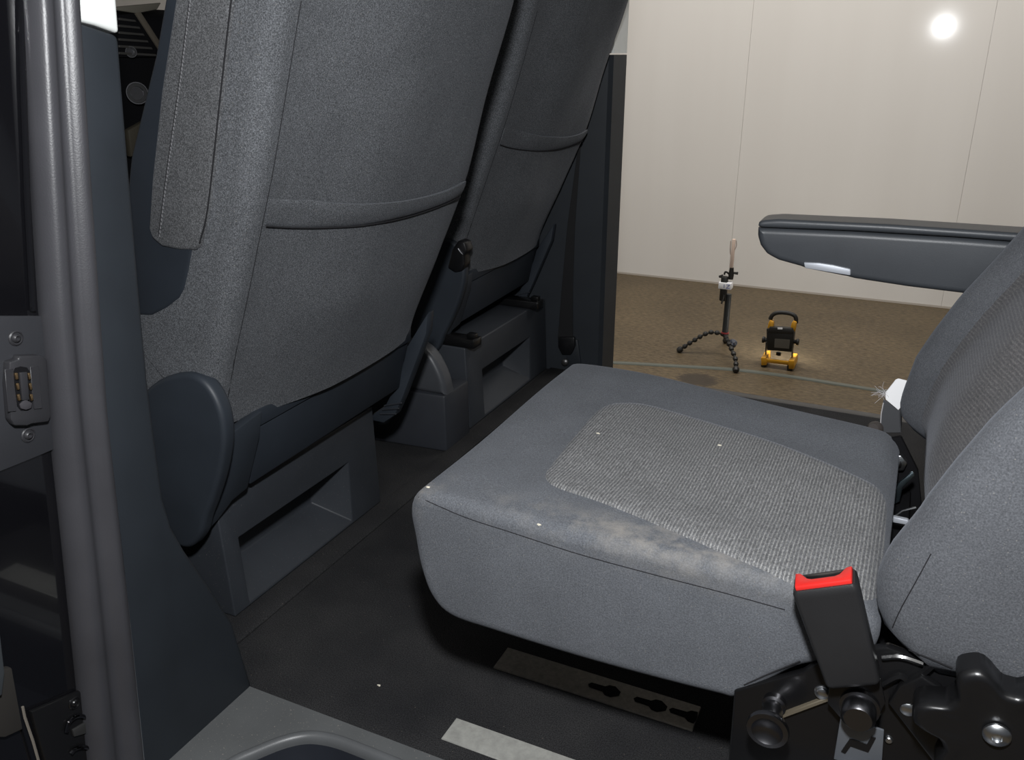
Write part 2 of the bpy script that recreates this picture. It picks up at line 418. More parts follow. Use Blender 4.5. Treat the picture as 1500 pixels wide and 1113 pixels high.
# van roof, unseen and added to shade the interior, and outer walls
struct(finish(box((-2.4, 0.72, 1.42), (2.0, 2.66, 1.46)), 'ceiling', pl_white, smooth=False), 'pale van roof above the seats, unseen, added to block the garage light', 'roof')
struct(finish(box((-2.4, 2.63, -0.35), (-1.0, 2.72, 1.42)), 'wall_far', paint, smooth=False), 'black front side panel of the van behind the front seats', 'van side')
struct(finish(box((0.75, 2.60, -0.35), (2.0, 2.70, 1.42)), 'wall_rear', paint, smooth=False), 'black rear side panel of the van beyond the sliding door', 'van side')
# sill under the far door
struct(finish(box((-0.90, 2.55, -0.30), (0.75, 2.60, -0.004), 0.006), 'trim_4', black), 'black sill of the open sliding door on the far side', 'door sill')

# ---- near B-pillar: black painted jamb, rubber seal, slate trim with ivory upper panel
jamb_px = [(-60, -120), (70, -120), (70, 0), (100, 450), (125, 800), (150, 1180), (-60, 1180)]
jm = finish(prism(poly_px(jamb_px, lambda p: onX(p, -0.925)), (-0.08, 0, 0)), 'wall_near', paint, smooth=False)
struct(jm, 'glossy black painted door jamb beside the rubber seal', 'door jamb')
finish(prism([(-2.4, 0.60, -0.35), (-0.985, 0.60, -0.35), (-0.985, 0.70, 1.42), (-2.4, 0.70, 1.42)], (0, 0.03, 0)), 'front_door_panel', paint, jm, smooth=False)
finish(tube([onX((x_, y_), -0.922) for x_, y_ in [(31, -60), (34, 120), (40, 300), (48, 455)]], 0.0035, 8), 'edge_flange', paint, jm)
# folded flanges and old fittings in the lower door gap
finish(prism(poly_px([(-40, 985), (18, 978), (34, 1068), (8, 1080), (-40, 1080)], lambda p: onX(p, -0.915)), (-0.01, 0, 0), 0.002), 'hinge_block', plain('grime_brown', (0.018, 0.016, 0.014), 0.7), jm)
finish(prism(poly_px([(-40, 880), (-4, 880), (8, 985), (4, 1020), (-40, 1020)], lambda p: onX(p, -0.905)), (-0.01, 0, 0), 0.003), 'door_edge', plain('slate_edge', (0.035, 0.040, 0.045), 0.5), jm)
finish(tube([onX(p, -0.916) for p in [(33, 1035), (36, 1050), (48, 1085), (58, 1120), (62, 1140)]], 0.0018, 6), 'bright_flange', plain('worn_edge', (0.15, 0.135, 0.115), 0.4), jm)
# seal: two-ribbed bead running the height of the pillar
sealL = [(-60, 28), (0, 40), (200, 51), (450, 66), (650, 84), (800, 100), (1000, 120), (1113, 131), (1180, 137)]
sealR = [(-60, 108), (0, 108), (30, 110), (300, 128), (600, 150), (900, 184), (1113, 206), (1180, 213)]
def seal_ring(py):
    a = onX((interp(sealL, py), py), -0.912); b_ = onX((interp(sealR, py), py), -0.905)
    prof = [(0, -0.03), (0.0, 0.004), (0.10, 0.014), (0.25, 0.019), (0.38, 0.013), (0.50, 0.009), (0.60, 0.014), (0.72, 0.021), (0.86, 0.020), (0.94, 0.013), (1.0, 0.008), (1.0, -0.03)]
    return [a.lerp(b_, u) + Vector((h, 0, 0)) for u, h in prof]
ys = list(range(-60, 1181, 20))
seal = struct(finish(rings([[v for v in seal_ring(y)] for y in ys]), 'door_seal', rubber, angle=180), 'grey double-ribbed rubber seal along the near door pillar', 'door seal')
# slate pillar trim: outline on the pillar plane, flaring out to the sill
tl = [(110, 30), (128, 300), (150, 600), (184, 900), (206, 1113), (216, 1190)]
tr = [(176, 52), (186, 180), (196, 300), (207, 430), (219, 560), (229, 640), (241, 730), (253, 772), (272, 806), (306, 856), (342, 912), (372, 1010), (320, 1066), (276, 1118), (250, 1150)]
trimpts = [onX(p, -0.9) for p in tl] + [onX(p, -0.9) for p in reversed(tr)]
pt = thing('trim_1', (-0.9, 0.75, 0.0), 'slate plastic trim of the near door pillar with an ivory upper panel', 'pillar trim', kind='structure')
finish(prism(trimpts, (-0.06, 0.0, 0), 0.008, 3, 50), 'lower_panel', pl_trim, pt)
finish(prism([onX(p, -0.901) for p in [(109, -140), (109, 29), (140, 37), (176, 50), (172, 0), (166, -140)]], (-0.06, 0, 0), 0.005, 3, 50), 'upper_panel', pl_white, pt)
finish(tube([onX((interp([(q[1], q[0]) for q in tl], y)+4, y), -0.894) for y in range(36, 1180, 30)], [0.0022 if y < 560 else 0.0014 for y in range(36, 1180, 30)], 6), 'edge_highlight', highlightm, pt)  # light catching the trim edge, modelled as a thin pale tube
# ---- far B-pillar trim
ft = thing('trim_2', (-0.95, 2.6, 0.0), 'slate plastic trim of the far door pillar with an ivory upper panel', 'pillar trim', kind='structure')
cs = [(-1.45, 2.50), (-1.10, 2.535), (-0.915, 2.555), (-0.893, 2.558), (-0.882, 2.572), (-0.876, 2.675), (-0.95, 2.70), (-1.45, 2.70)]
def far_ring(z, k=0.0): return [Vector((x+k*0.5*(y < 2.6), y-k*(y < 2.6), z)) for x, y in cs]
finish(rings([far_ring(-0.02, 0.012), far_ring(0.08, 0.010), far_ring(0.2, 0.004), far_ring(0.5), far_ring(1.0)]), 'lower_panel', pl_trim, ft, angle=30)
finish(rings([[v+Vector((0, 0, 0.0)) for v in far_ring(1.004)], far_ring(1.42)]), 'upper_panel', pl_white, ft, angle=30)
finish(prism(poly_px([(795, 540), (806, 503), (820, 497), (846, 497), (852, 540)], lambda p: onY(p, 2.535)), (0, 0.05, 0), 0.006), 'belt_anchor_housing', pl_trim, ft)

# ---- door sill with its step well
hole = [onZ(p, 0) for p in catmull_px([(300, 1140), (340, 1113), (375, 1097), (410, 1083), (440, 1075.5), (465, 1075), (495, 1081), (530, 1094), (575, 1112)], 4)]
hole += [Vector((xx, 0.833, 0)) for xx in (-0.5, -0.3, 0.0, 0.5)]
hole = [Vector((-0.86, 0.60, 0))] + hole
def to_rim(v):
    c_ = Vector((-0.60, 0.60, 0))
    if v.x >= c_.x: return Vector((v.x, 0.866, 0))
    d = v-c_; k = min([(-0.98-c_.x)/d.x] + ([(0.866-c_.y)/d.y] if d.y > 1e-6 else []))
    return c_+d*k
outer = [to_rim(v) for v in hole]
sill = thing('trim_3', (-0.2, 0.84, 0.0), 'scuffed grey plastic door sill with a rounded step well', 'door sill', kind='structure')
n_ = len(hole)
def inset(d, dz):
    r = []
    for i, v in enumerate(hole):
        t = (hole[min(i+1, n_-1)]-hole[max(i-1, 0)]).normalized(); r.append(v+Vector((t.y, -t.x, 0))*d+Vector((0, 0, dz)))
    return r
finish(rings([[v+Vector((0, 0, 0.001)) for v in outer], inset(-0.006, 0.001)], False, False), 'sill_plate', pl_sill, sill, smooth=False)
rim = [(-0.007, 0.0), (-0.006, 0.001), (-0.003, 0.0012), (0.0, 0.0005), (0.003, -0.0015), (0.0055, -0.005), (0.007, -0.010), (0.0075, -0.016)]
finish(rings([inset(d, z) for d, z in rim], False, False), 'sill_rim', pl_rim, sill, angle=80)
finish(rings([inset(d, z) for d, z in [(0.0074, -0.014), (0.010, -0.05), (0.014, -0.10), (0.02, -0.165)]], False, False), 'step_wall', pl_well, sill, angle=80)
finish(box((-0.95, 0.45, -0.18), (0.6, 0.84, -0.158)), 'step_floor', pl_well, sill)

# ================================================================== CONTACT PLATE, STRIKER PLATE (on the near jamb)
JX = -0.925
cp = thing('contact_plate', onX((38, 570), JX), 'dark plastic plate with six gold contacts on the door jamb', 'contact plate')
finish(prism(poly_px([(-60, 462), (66, 462), (88, 652), (40, 672), (-60, 712)], lambda p: onX(p, JX)), (0.005, 0, 0), 0.0015), 'mounting_panel', jambp, cp)
hz = finish(prism(poly_px([(4, 528), (17, 524), (18, 519), (50, 518), (59, 524), (65, 606), (62, 615), (38, 618), (30, 621), (12, 621), (6, 612), (2, 560)], lambda p: onX(p, JX+0.004)), (0.012, 0, 0), 0.0025), 'housing', conn, cp)
finish(prism(poly_px([(6, 541), (19, 540), (23, 602), (11, 603)], lambda p: onX(p, JX+0.0165)), (0.0012, 0, 0), 0.0004, 1), 'side_rib', conn, hz)
finish(prism(poly_px([(43, 537), (56, 536), (61, 598), (49, 599)], lambda p: onX(p, JX+0.0165)), (0.0012, 0, 0), 0.0004, 1), 'side_rib', conn, hz)
slotpx = [(19, 545), (22, 539), (30, 536.5), (39, 538), (43, 544), (47, 590), (46, 597), (40, 601), (30, 601), (25, 595)]
finish(prism(poly_px(slotpx, lambda p: onX(p, JX+0.0162)), (0.0008, 0, 0)), 'socket', matblack, cp, smooth=False)
finish(prism(poly_px([(26, 545), (37, 544), (40, 585), (30, 586)], lambda p: onX(p, JX+0.017)), (0.004, 0, 0), 0.001), 'tongue', conn, cp)
finish(prism(poly_px([(27, 592), (35, 584), (45, 590), (44, 597), (36, 600), (29, 598)], lambda p: onX(p, JX+0.017)), (0.003, 0, 0), 0.001), 'socket_lip', connlight, cp)
for dx, dy in [(0, 0), (2, 15), (3.5, 31)]:
    for bx in (22.5, 41):
        a = onX((bx+dx, 550.5+dy), JX+0.017); 
        finish(box(a+Vector((0, -0.0016, -0.004)), a+Vector((0.003, 0.0016, 0.004)), 0.0008), 'contact_pin', gold, cp)
def screw(px, X, r, parent, name='screw', mat=None):
    p = onX(px, X)
    o = finish(lathe([(0, r*1.25), (0.002, r*1.25), (0.003, r*1.05), (0.0015, r*0.95), (0.0015, r*0.75), (0.004, r*0.62), (0.005, r*0.4), (0.0022, r*0.3), (0.0022, 0)], p, (1, 0, 0), 20), name, mat or conn, parent)
    return o
screw((22, 495), JX+0.004, 0.0072, cp); screw((40, 637), JX+0.004, 0.0072, cp)
sp_ = thing('striker_plate', onX((90, 1070), JX), 'black lower striker plate with a screw and two bright loops', 'striker plate')
finish(prism(poly_px([(40, 1040), (128, 1003), (150, 1003), (165, 1150), (70, 1150)], lambda p: onX(p, JX)), (0.008, 0, 0), 0.002), 'plate', blackm, sp_)
screw((108, 1029), JX+0.007, 0.0072, sp_, mat=blackm)
for pts in ([(97, 1072), (101, 1058), (112, 1049), (124, 1050), (131, 1058), (136, 1070)], [(104, 1104), (110, 1097), (122, 1094), (134, 1098), (141, 1108)]):
    finish(tube([onX(p, JX+0.012) for p in catmull_px(pts, 4)], 0.0028, 8), 'loop', plain('chromed_black', (0.12, 0.12, 0.13), 0.12, 1.0), sp_)
finish(prism(poly_px([(104, 1068), (126, 1055), (134, 1070), (106, 1078)], lambda p: onX(p, JX+0.008)), (0.004, 0, 0), 0.001), 'latch_tab', plain('tab_grey', (0.022, 0.022, 0.022), 0.5), sp_)

# ================================================================== DASHBOARD (seen between pillar and driver seat)
DX = -1.95
db = thing('dashboard', (DX-0.2, 1.75, 0.0), 'black dashboard with slatted air vent and round knobs beyond the pillar', 'dashboard')
body = [(-2.35, 0.5), (-2.0, 0.5), (-1.97, 0.75), (-1.955, 1.0), (-1.97, 1.095), (-2.05, 1.12), (-2.35, 1.12)]
finish(prism([(x, 1.0, z) for x, z in body], (0, 1.55, 0), 0.02, 3), 'body', matblack, db)
P_ = lambda p: onX(p, DX)
vt = finish(prism(poly_px([(170, 22), (205, 18), (232, 66), (226, 84), (172, 84)], P_), (0.006, 0, 0), 0.003), 'vent', matblack, db)
for k in range(6):
    y0 = 26+k*10
    finish(prism(poly_px([(172, y0), (196+k*6, y0+3), (198+k*6, y0+6.5), (172, y0+3.5)], lambda p: onX(p, DX+0.006)), (0.006, 0, 0), 0.001, 1), 'slat', plain('slat_grey', (0.05, 0.048, 0.045), 0.5) if k == 0 else MATS['slat_grey'], vt)
finish(prism(poly_px([(193, 18), (201, 16), (236, 70), (231, 76)], P_), (0.012, 0, 0), 0.003), 'vent_surround', plain('surround_bronze', (0.11, 0.095, 0.075), 0.4), db)
finish(prism(poly_px([(165, 10), (232, 4), (226, 14), (196, 20), (165, 15)], P_), (0.012, 0, 0), 0.003), 'top_edge', plain('dash_top_edge', (0.14, 0.13, 0.105), 0.6), db)
for c_, r in (((190, 77), 0.014), ((199, 137), 0.028)):
    k = finish(lathe([(0, r), (0.012, r), (0.016, r*0.9), (0.016, r*0.62), (0.008, r*0.58), (0.008, 0)], P_(c_), (0.9, -0.5, 0.1), 24), 'knob', black, db)
    finish(lathe([(0.012, r*1.02), (0.017, r*1.02), (0.017, r*0.93), (0.012, r*0.93)], P_(c_), (0.9, -0.5, 0.1), 24), 'knob_ring', steel, k)
finish(prism(poly_px([(180, 190), (205, 176), (215, 215), (185, 230)], P_), (0.02, 0, 0), 0.005), 'lower_cubby', plain('cubby', (0.05, 0.043, 0.03), 0.6), db)

# ================================================================== FRONT SEATS
backline = [(0.40, -1.022), (0.45, -1.006), (0.55, -0.968), (0.66, -0.925), (0.79, -0.874), (0.842, -0.855), (0.956, -0.818), (1.07, -0.783), (1.2, -0.748), (1.30, -0.735)]
frontline = [(0.40, -1.19), (0.48, -1.20), (0.60, -1.175), (0.72, -1.115), (0.836, -1.056), (0.954, -1.014), (1.07, -0.970), (1.2, -0.925), (1.30, -0.895)]
SY0, SY1 = 0.958, 1.60
prof = [(interp(backline, z), z) for z in [0.42, 0.45, 0.5, 0.6, 0.7, 0.8, 0.9, 1.0, 1.1, 1.2, 1.28]] + [(-0.755, 1.305), (-0.82, 1.315), (-0.88, 1.305)] + \
       [(interp(frontline, z), z) for z in [1.28, 1.2, 1.1, 1.0, 0.9, 0.8, 0.7, 0.6, 0.5, 0.44]] + [(-1.16, 0.415), (-1.03, 0.408)]
prof = [(v.x, v.y) for v in catmull([(x, z, 0) for x, z in prof], 4, True)]
def seat_def(v):
    xm = (interp(backline, v.z)+interp(frontline, v.z))/2
    f = sstep(xm-0.02, xm+0.07, v.x)
    t = (v.y-SY0)/(SY1-SY0)
    bul = 0.056*sstep(0.06, 0.5, t)*(1-0.35*sstep(0.80, 1.0, t)) + 0.004*math.sin(v.z*17+v.y*9)*sstep(0.1, 0.3, t)
    bul *= lerp(0.55, 1, sstep(0.42, 0.60, v.z))
    # soft puckers near the lower near corner
    pk = 0.0022*math.sin(v.z*260)*sstep(0.60, 0.45, v.z)*sstep(0.14, 0.04, abs(t-0.09))
    v = v.copy(); v.x += f*(bul+pk)
    # lower hem sags a little in the middle
    v.z -= 0.018*math.sin(math.pi*min(1, max(0, t)))*sstep(0.55, 0.42, v.z)
    return v
ds = thing('front_seat', (-1.15, 1.28, 0.24), 'charcoal front seat above the seat box beside the near pillar', 'car seat', 'front seats')
bm = pillow(prof, SY0, SY1, 0.032, 0.05, 190, 44, seat_def)
SB = bvh_of(bm)
sback = finish(bm, 'backrest', fab, ds, angle=60)
# seams
def seam_tube(bvh, px, r=0.0008, n=40, lift=0.0002):
    pts = cast_path(bvh, px, lift, n); return tube(pts, r, 5) if len(pts) > 2 else bmesh.new()
finish(seam_tube(SB, [(441, 2), (420, 130), (400, 250), (390, 300), (366, 420), (345, 520), (331, 600)]), 'corner_seam', seam, sback)
# pocket band on the backrest
top_px = [(394, 291), (425, 292.5), (457, 293), (480, 297), (530, 299), (590, 294), (645, 281), (680, 264), (703, 243)]
bot_px = [(388, 331), (420, 333), (450, 333.5), (480, 333), (530, 330), (590, 319), (645, 301), (680, 283), (697, 266)]
A = cast_path(SB, top_px, 0, 40); B = cast_path(SB, bot_px, 0, 40)
rs = []
for i, (a, b_) in enumerate(zip(A, B)):
    u = i/(len(A)-1); th = 0.004 + 0.009*sstep(0.15, 0.35, u)*(1-0.6*sstep(0.85, 1, u))
    nv = Vector((1, -0.25+0.5*u, 0.2)).normalized()
    ring = []
    for t, h in [(0.0, -0.006), (0.0, 0.55), (0.06, 0.95), (0.3, 1.0), (0.6, 0.85), (0.85, 0.5), (1.0, 0.1), (1.0, -0.006)]:
        ring.append(a.lerp(b_, t) + nv*(th*h if h > 0 else h))
    rs.append(ring)
pk = finish(rings(rs), 'pocket_band', fab, ds, angle=70)
finish(tube([p+Vector((0.0035, -0.001, 0)) for p in B], 0.0013, 5), 'band_seam', seam, pk)
sts = []
for q in resample([(457, 296, 0), (450, 331, 0)], 9, False)+resample([(398, 295, 0), (457, 297, 0)], 14, False):
    h, nn = cast(SB, (q.x, q.y))
    if h is not None: sts.append(lathe([(0.002, 0.0013), (0.0098, 0.0013), (0.0102, 0)], h, nn, 6))
finish(join(*sts), 'stitching', stitch, pk)
# airbag side panel, plastic side shell
panel_px = [(262, -60), (350, -60), (340, 0), (325, 130), (306, 300), (293, 360), (285, 367), (262, 367), (236, 362), (221, 350), (216, 335), (221, 260), (235, 130), (255, 0)]
PY = 0.952
bm = prism(poly_px(panel_px, lambda p: onY(p, PY)), (0, 0.03, 0), 0.007, 4, 35)
sp2 = finish(bm, 'side_airbag_panel', fab2, ds, angle=60)
sts = []
for q in resample([(v[0], v[1], 0) for v in catmull_px([(279, 2), (263, 130), (246, 250), (234, 345)])], 60, False):
    p = onY((q.x, q.y), PY); sts.append(box(p+Vector((-0.0007, -0.0010, -0.0018)), p+Vector((0.0007, 0.001, 0.0018))))
finish(join(*sts), 'stitching', stitch, sp2, smooth=False)
finish(tube([onY(p, PY-0.0003) for p in catmull_px([(277, 2), (261, 130), (244, 250), (232, 345)])], 0.0006, 5), 'stitch_groove', seam, sp2)
finish(tube([onY(p, PY+0.0005) for p in catmull_px([(350, -60), (339, 0), (324, 130), (305, 300), (292.5, 356)])], 0.0013, 5), 'panel_seam', seam, sp2)
finish(prism(poly_px([(300, -60), (250, -60), (240, 0), (226, 80), (190, 230), (180, 330), (183, 440), (190, 463), (222, 464), (245, 452), (263, 438), (270, 425), (276, 400), (283, 362), (300, 250)], lambda p: onY(p, 0.956)), (0, 0.05, 0), 0.007, 3, 30), 'side_shell', pl_dark, ds, angle=50)
# plastic hinge cover, lower back panel and inner side strip
hp = [(198, 600), (212, 572), (238, 554), (267, 547.5), (288, 552), (304, 566), (317, 588), (325.5, 615), (328, 650), (321, 695), (309, 735), (299, 762), (293, 785), (277, 803), (255, 795), (225, 745), (200, 660)]
hpts = poly_px(hp, lambda p: onY(p, 0.945), 3)
finish(prism(hpts, (0, 0.030, 0), 0.009, 4, 40), 'hinge_cover', pl_seat, ds, angle=60)
# rear flange of the cover wraps onto the back
finish(prism([Vector(q) for q in [(-0.996, 0.955, 0.408), (-0.996, 1.00, 0.400), (-0.998, 1.075, 0.410), (-1.004, 1.068, 0.36), (-1.032, 1.052, 0.258), (-1.040, 1.02, 0.247), (-1.056, 0.995, 0.215), (-1.075, 0.955, 0.185)]], (-0.02, 0, 0), 0.003), 'cover_flange', pl_seat, ds)
finish(prism([(-1.008, 1.062, 0.409), (-1.010, 1.062, 0.376), (-1.04, 1.062, 0.376), (-1.04, 1.062, 0.409)], (0.020, 0.50, 0.02), 0.002), 'upper_back_strip', pl_dark, ds)
finish(prism([(-1.013, 1.066, 0.373), (-1.038, 1.066, 0.258), (-1.09, 1.066, 0.258), (-1.05, 1.066, 0.373)], (0.014, 0.50, 0.02), 0.003), 'lower_back_panel', pl_dark, ds)
strip = poly_px([(637, 452), (634, 484), (617, 530), (600, 575), (588, 602), (572, 613), (552, 609), (556, 600), (574, 588), (590, 556), (602, 520), (606, 502)], lambda p: onY(p, 1.585))
st_ = finish(prism(strip, (0, -0.03, 0), 0.004), 'inner_side_cover', pl_seat, ds)
for k in range(3):
    a, b_ = onY((557+k*3, 606-k*6), 1.552), onY((580+k*4, 606-k*8), 1.552)
    finish(tube([a, b_], 0.0022, 6), 'grip_rib', pl_grey, st_)
cush = [(-1.60, 0.34), (-1.56, 0.33), (-1.14, 0.32), (-1.10, 0.34), (-1.10, 0.42), (-1.14, 0.47), (-1.3, 0.47), (-1.52, 0.50), (-1.60, 0.47)]
finish(pillow(cush, 1.0, 1.56, 0.04, 0.04, 60, 8), 'seat_cushion', fab, ds, angle=60)

# passenger seat: copies of the same parts, moved over and slightly narrower
ps = thing('front_seat', (-1.24, 2.24, 0.27), 'charcoal front seat with a recline lever, beside the far pillar', 'car seat', 'front seats')
ka, kb = 0.895, 1.092
def copy_part(o, parent):
    me = o.data.copy(); so = parent_base(o.parent); to = parent_base(parent)
    for v in me.vertices:
        wv = v.co + so
        v.co = Vector((wv.x-0.09, wv.y*ka+kb, wv.z+0.03)) - to
    c = bpy.data.objects.new(o.name.split('.')[0], me); COL.objects.link(c); c.parent = parent
    for ch in o.children: copy_part(ch, c)
    return c
for ch in list(ds.children):
    if ch.name.split('.')[0] not in ('side_airbag_panel', 'side_shell'): copy_part(ch, ps)
lv = finish(prism(poly_px([(671, 352), (680, 355), (684, 368), (679, 374), (680, 388), (676, 397), (666, 399), (655, 392), (662, 365)], lambda p: onY(p, 1.925)), (0, 0.04, 0), 0.005), 'recline_lever', black, ps)
finish(tube([onY(p, 1.922) for p in [(671, 364), (675, 370), (678, 373)]], 0.002, 6), 'lever_edge', steel, lv)

# ---- seat boxes with recessed rear face
def seat_box(y0, y1, xf, ztop, ry0, ry1, rz0, rz1, label, xdepth=0.34):
    t = thing('seat_box', (xf-0.15, (y0+y1)/2, 0.0), label, 'seat base', 'plastic seat boxes under the front seats')
    bm = bmesh.new()
    def V(*c): return bm.verts.new(c)
    sl = 0.012   # face leans forward towards its top
    X = lambda z, d=0.0: xf - sl*z/ztop - d
    o = [V(X(0), y0, 0.001), V(X(0), y1, 0.001), V(X(ztop), y1+0.006, ztop), V(X(ztop), y0, ztop)]
    i = [V(X(rz0), ry0, rz0), V(X(rz0), ry1, rz0), V(X(rz1), ry1+0.012, rz1), V(X(rz1), ry0, rz1)]
    d = 0.085
    k = [V(X(rz0, d), ry0+0.01, rz0+0.045), V(X(rz0, d), ry1-0.035, rz0+0.045), V(X(rz1, d), ry1-0.03, rz1-0.004), V(X(rz1, d), ry0+0.01, rz1-0.004)]
    bk = [V(xf-xdepth, y0, 0.001), V(xf-xdepth, y1, 0.001), V(xf-xdepth, y1, ztop), V(xf-xdepth, y0, ztop)]
    for j in range(4):
        q = (j+1) % 4
        bm.faces.new((o[j], o[q], i[q], i[j])); bm.faces.new((i[j], i[q], k[q], k[j])); bm.faces.new((o[q], o[j], bk[j], bk[q]))
    bm.faces.new(k); bm.faces.new(list(reversed(bk)))
    bmesh.ops.recalc_face_normals(bm, faces=bm.faces)
    bevel_all(bm, 0.007, 3, 28)
    finish(bm, 'housing', pl_box, t, angle=35)
    return t
b1 = seat_box(1.003, 1.50, -1.055, 0.243, 1.045, 1.385, 0.008, 0.150, 'dark plastic seat box under the seat beside the near pillar')
finish(box((-1.36, 1.08, 0.243), (-1.10, 1.48, 0.315), 0.01), 'seat_frame', matblack, ds)
b2 = seat_box(1.965, 2.522, -1.06, 0.243, 2.06, 2.385, 0.010, 0.150, 'dark plastic seat box with black seat rails, beside the far pillar')
for (pa, pb, yy) in (((635, 505), (700, 497), 1.99), ((770, 425), (792, 434), 2.42)):
    a = onY(pb, yy)
    r_ = finish(box((a.x-0.30, yy-0.025, 0.243), (a.x, yy+0.025, 0.268), 0.004), 'seat_rail', blackm, b2)
    finish(box((a.x-0.03, yy-0.012, 0.268), (a.x-0.005, yy+0.012, 0.281), 0.003), 'rail_stop', blackm, r_)
finish(box((-1.36, 2.02, 0.243), (-1.20, 2.44, 0.345), 0.01), 'seat_frame', matblack, ps)

# ---- handbrake console between the boxes
hc = thing('handbrake_console', (-1.2, 1.87, 0.0), 'slate console with a curved handbrake lever cover between the seat boxes', 'console')
finish(prism([(-1.046, 1.805, 0.001), (-1.40, 1.775, 0.001), (-1.40, 1.785, 0.160), (-1.052, 1.812, 0.160)], (0, 0.135, 0), 0.007), 'base', pl_grey, hc)
arc = [(-1.052, 0.158), (-1.058, 0.195), (-1.075, 0.235), (-1.098, 0.268), (-1.13, 0.287), (-1.18, 0.292), (-1.40, 0.25), (-1.40, 0.158)]
arc = [(-1.052, 0.158)]+[(v.x, v.y) for v in catmull([(x, z, 0) for x, z in arc[:6]], 4)]+arc[6:]
finish(pillow(arc, 1.815, 1.872, 0.014, 0.018, 90, 6), 'lever_cover', plastic('lever_cover_plastic', (0.060, 0.064, 0.072), 0.4), hc, angle=50)

# ---- far seat belt hanging by the pillar
fb = thing('seat_belt', onY((829, 540), 2.53), 'black seat belt strap hanging on the far pillar with its floor anchor', 'seat belt')
pp = poly_px([(848, 205), (851, 205), (842, 330), (839, 420), (839, 496), (817, 496), (822, 430), (831, 330)], lambda p: onY(p, 2.530))
finish(prism(pp, (0, 0.003, 0), 0.0008, 1), 'strap', belt_black, fb)
finish(prism(poly_px([(817, 494), (841, 494), (842, 507), (836, 520), (823, 520), (817, 508)], lambda p: onY(p, 2.522)), (0, 0.015, 0), 0.004), 'anchor_cover', black, fb)
finish(lathe([(0, 0.012), (0.008, 0.012), (0.011, 0.008), (0.011, 0)], onY((828, 530), 2.526), (0.2, -1, 0.2), 16), 'anchor_bolt', plain('dirty_steel', (0.10, 0.10, 0.10), 0.35, 0.8), fb)

# ================================================================== SECOND-ROW SEAT
rs_ = thing('rear_seat', (-0.1, 1.18, 0.0), 'single grey fabric rear seat with folded-down armrest and red buckle', 'car seat')
cprof = [(-0.578, 0.36), (-0.583, 0.40), (-0.574, 0.425), (-0.55, 0.436), (-0.45, 0.437), (-0.3, 0.434), (-0.15, 0.432), (-0.02, 0.430), (0.018, 0.420), (0.034, 0.39), (0.02, 0.35), (-0.045, 0.318), (-0.105, 0.252), (-0.14, 0.243), (-0.30, 0.236), (-0.45, 0.237), (-0.520, 0.241), (-0.553, 0.266), (-0.570, 0.31)]
cprof = [(v.x, v.y) for v in catmull([(x, z, 0) for x, z in cprof], 6, True)]
def cush_def(v):
    v = v.copy(); t = (v.y-0.89)/0.62
    far = sstep(0.3, 1.0, t)
    v.y -= far*0.075*sstep(-0.5, 0.03, v.x)               # narrows towards the back on the far side
    top = sstep(0.40, 0.43, v.z)
    m_ = sstep(0.12, 0.30, t)*(1-sstep(0.72, 0.90, t))*sstep(-0.55, -0.42, v.x)
    v.z -= top*0.010*m_
    v.z += 0.002*math.sin(v.x*16+1)*math.sin(v.y*13)*top
    return v
bm = pillow(cprof, 0.888, 1.51, 0.020, 0.035, 170, 46, cush_def)
CB = bvh_of(bm)
rc = finish(bm, 'seat_cushion', fabd, rs_, angle=60)
finish(seam_tube(CB, [(613, 728), (680, 757), (747, 779), (850, 812), (960, 842), (1060, 868), (1150, 893)], 0.0007, 40), 'edge_seam', seam, rc)
finish(seam_tube(CB, [(1090, 1003), (1130, 985), (1172, 968)], 0.0011, 12), 'hem_seam', seam, rc)
# ribbed insert: rounded outline laid on the cushion
ins_px = [(797, 698), (806, 680), (838, 640), (868, 606), (885, 593), (906, 587), (940, 588), (985, 598), (1060, 620), (1150, 648), (1250, 686), (1300, 712), (1303, 760), (1300, 815), (1290, 860), (1240, 880), (1160, 855), (1060, 815), (960, 772), (880, 741), (820, 722), (802, 711)]
outl = [onZ(p, 0.430) for p in [(v.x, v.y) for v in catmull([(x, y, 0) for x, y in ins_px], 5, True)]]
cc = sum(outl, Vector())/len(outl)
def drop(q, lift):
    h = CB.ray_cast(Vector((q.x, q.y, 1)), Vector((0, 0, -1)))[0]
    return Vector((q.x, q.y, (h.z if h else 0.42)+lift))
bm = bmesh.new(); prev = None
NR = 26
for k in range(NR+1):
    s = 1-k/NR
    ring = []
    for o_ in outl:
        q = cc.lerp(o_, s) if k < NR else cc
        lift = -0.003 if k == 0 else 0.0022 if k == 1 else 0.0035
        if k == 0: q = o_
        elif k == 1: q = cc.lerp(o_, 0.985)
        ring.append(drop(q, lift))
        if k == NR: break
    cur = [bm.verts.new(v) for v in ring]
    if prev:
        n = len(prev)
        for i in range(n):
            j = (i+1) % n
            if k < NR: bm.faces.new((prev[i], prev[j], cur[j], cur[i]))
            else: bm.faces.new((prev[i], prev[j], cur[0]))
    prev = cur
finish(bm, 'cushion_insert', rib_seat, rc, angle=80)
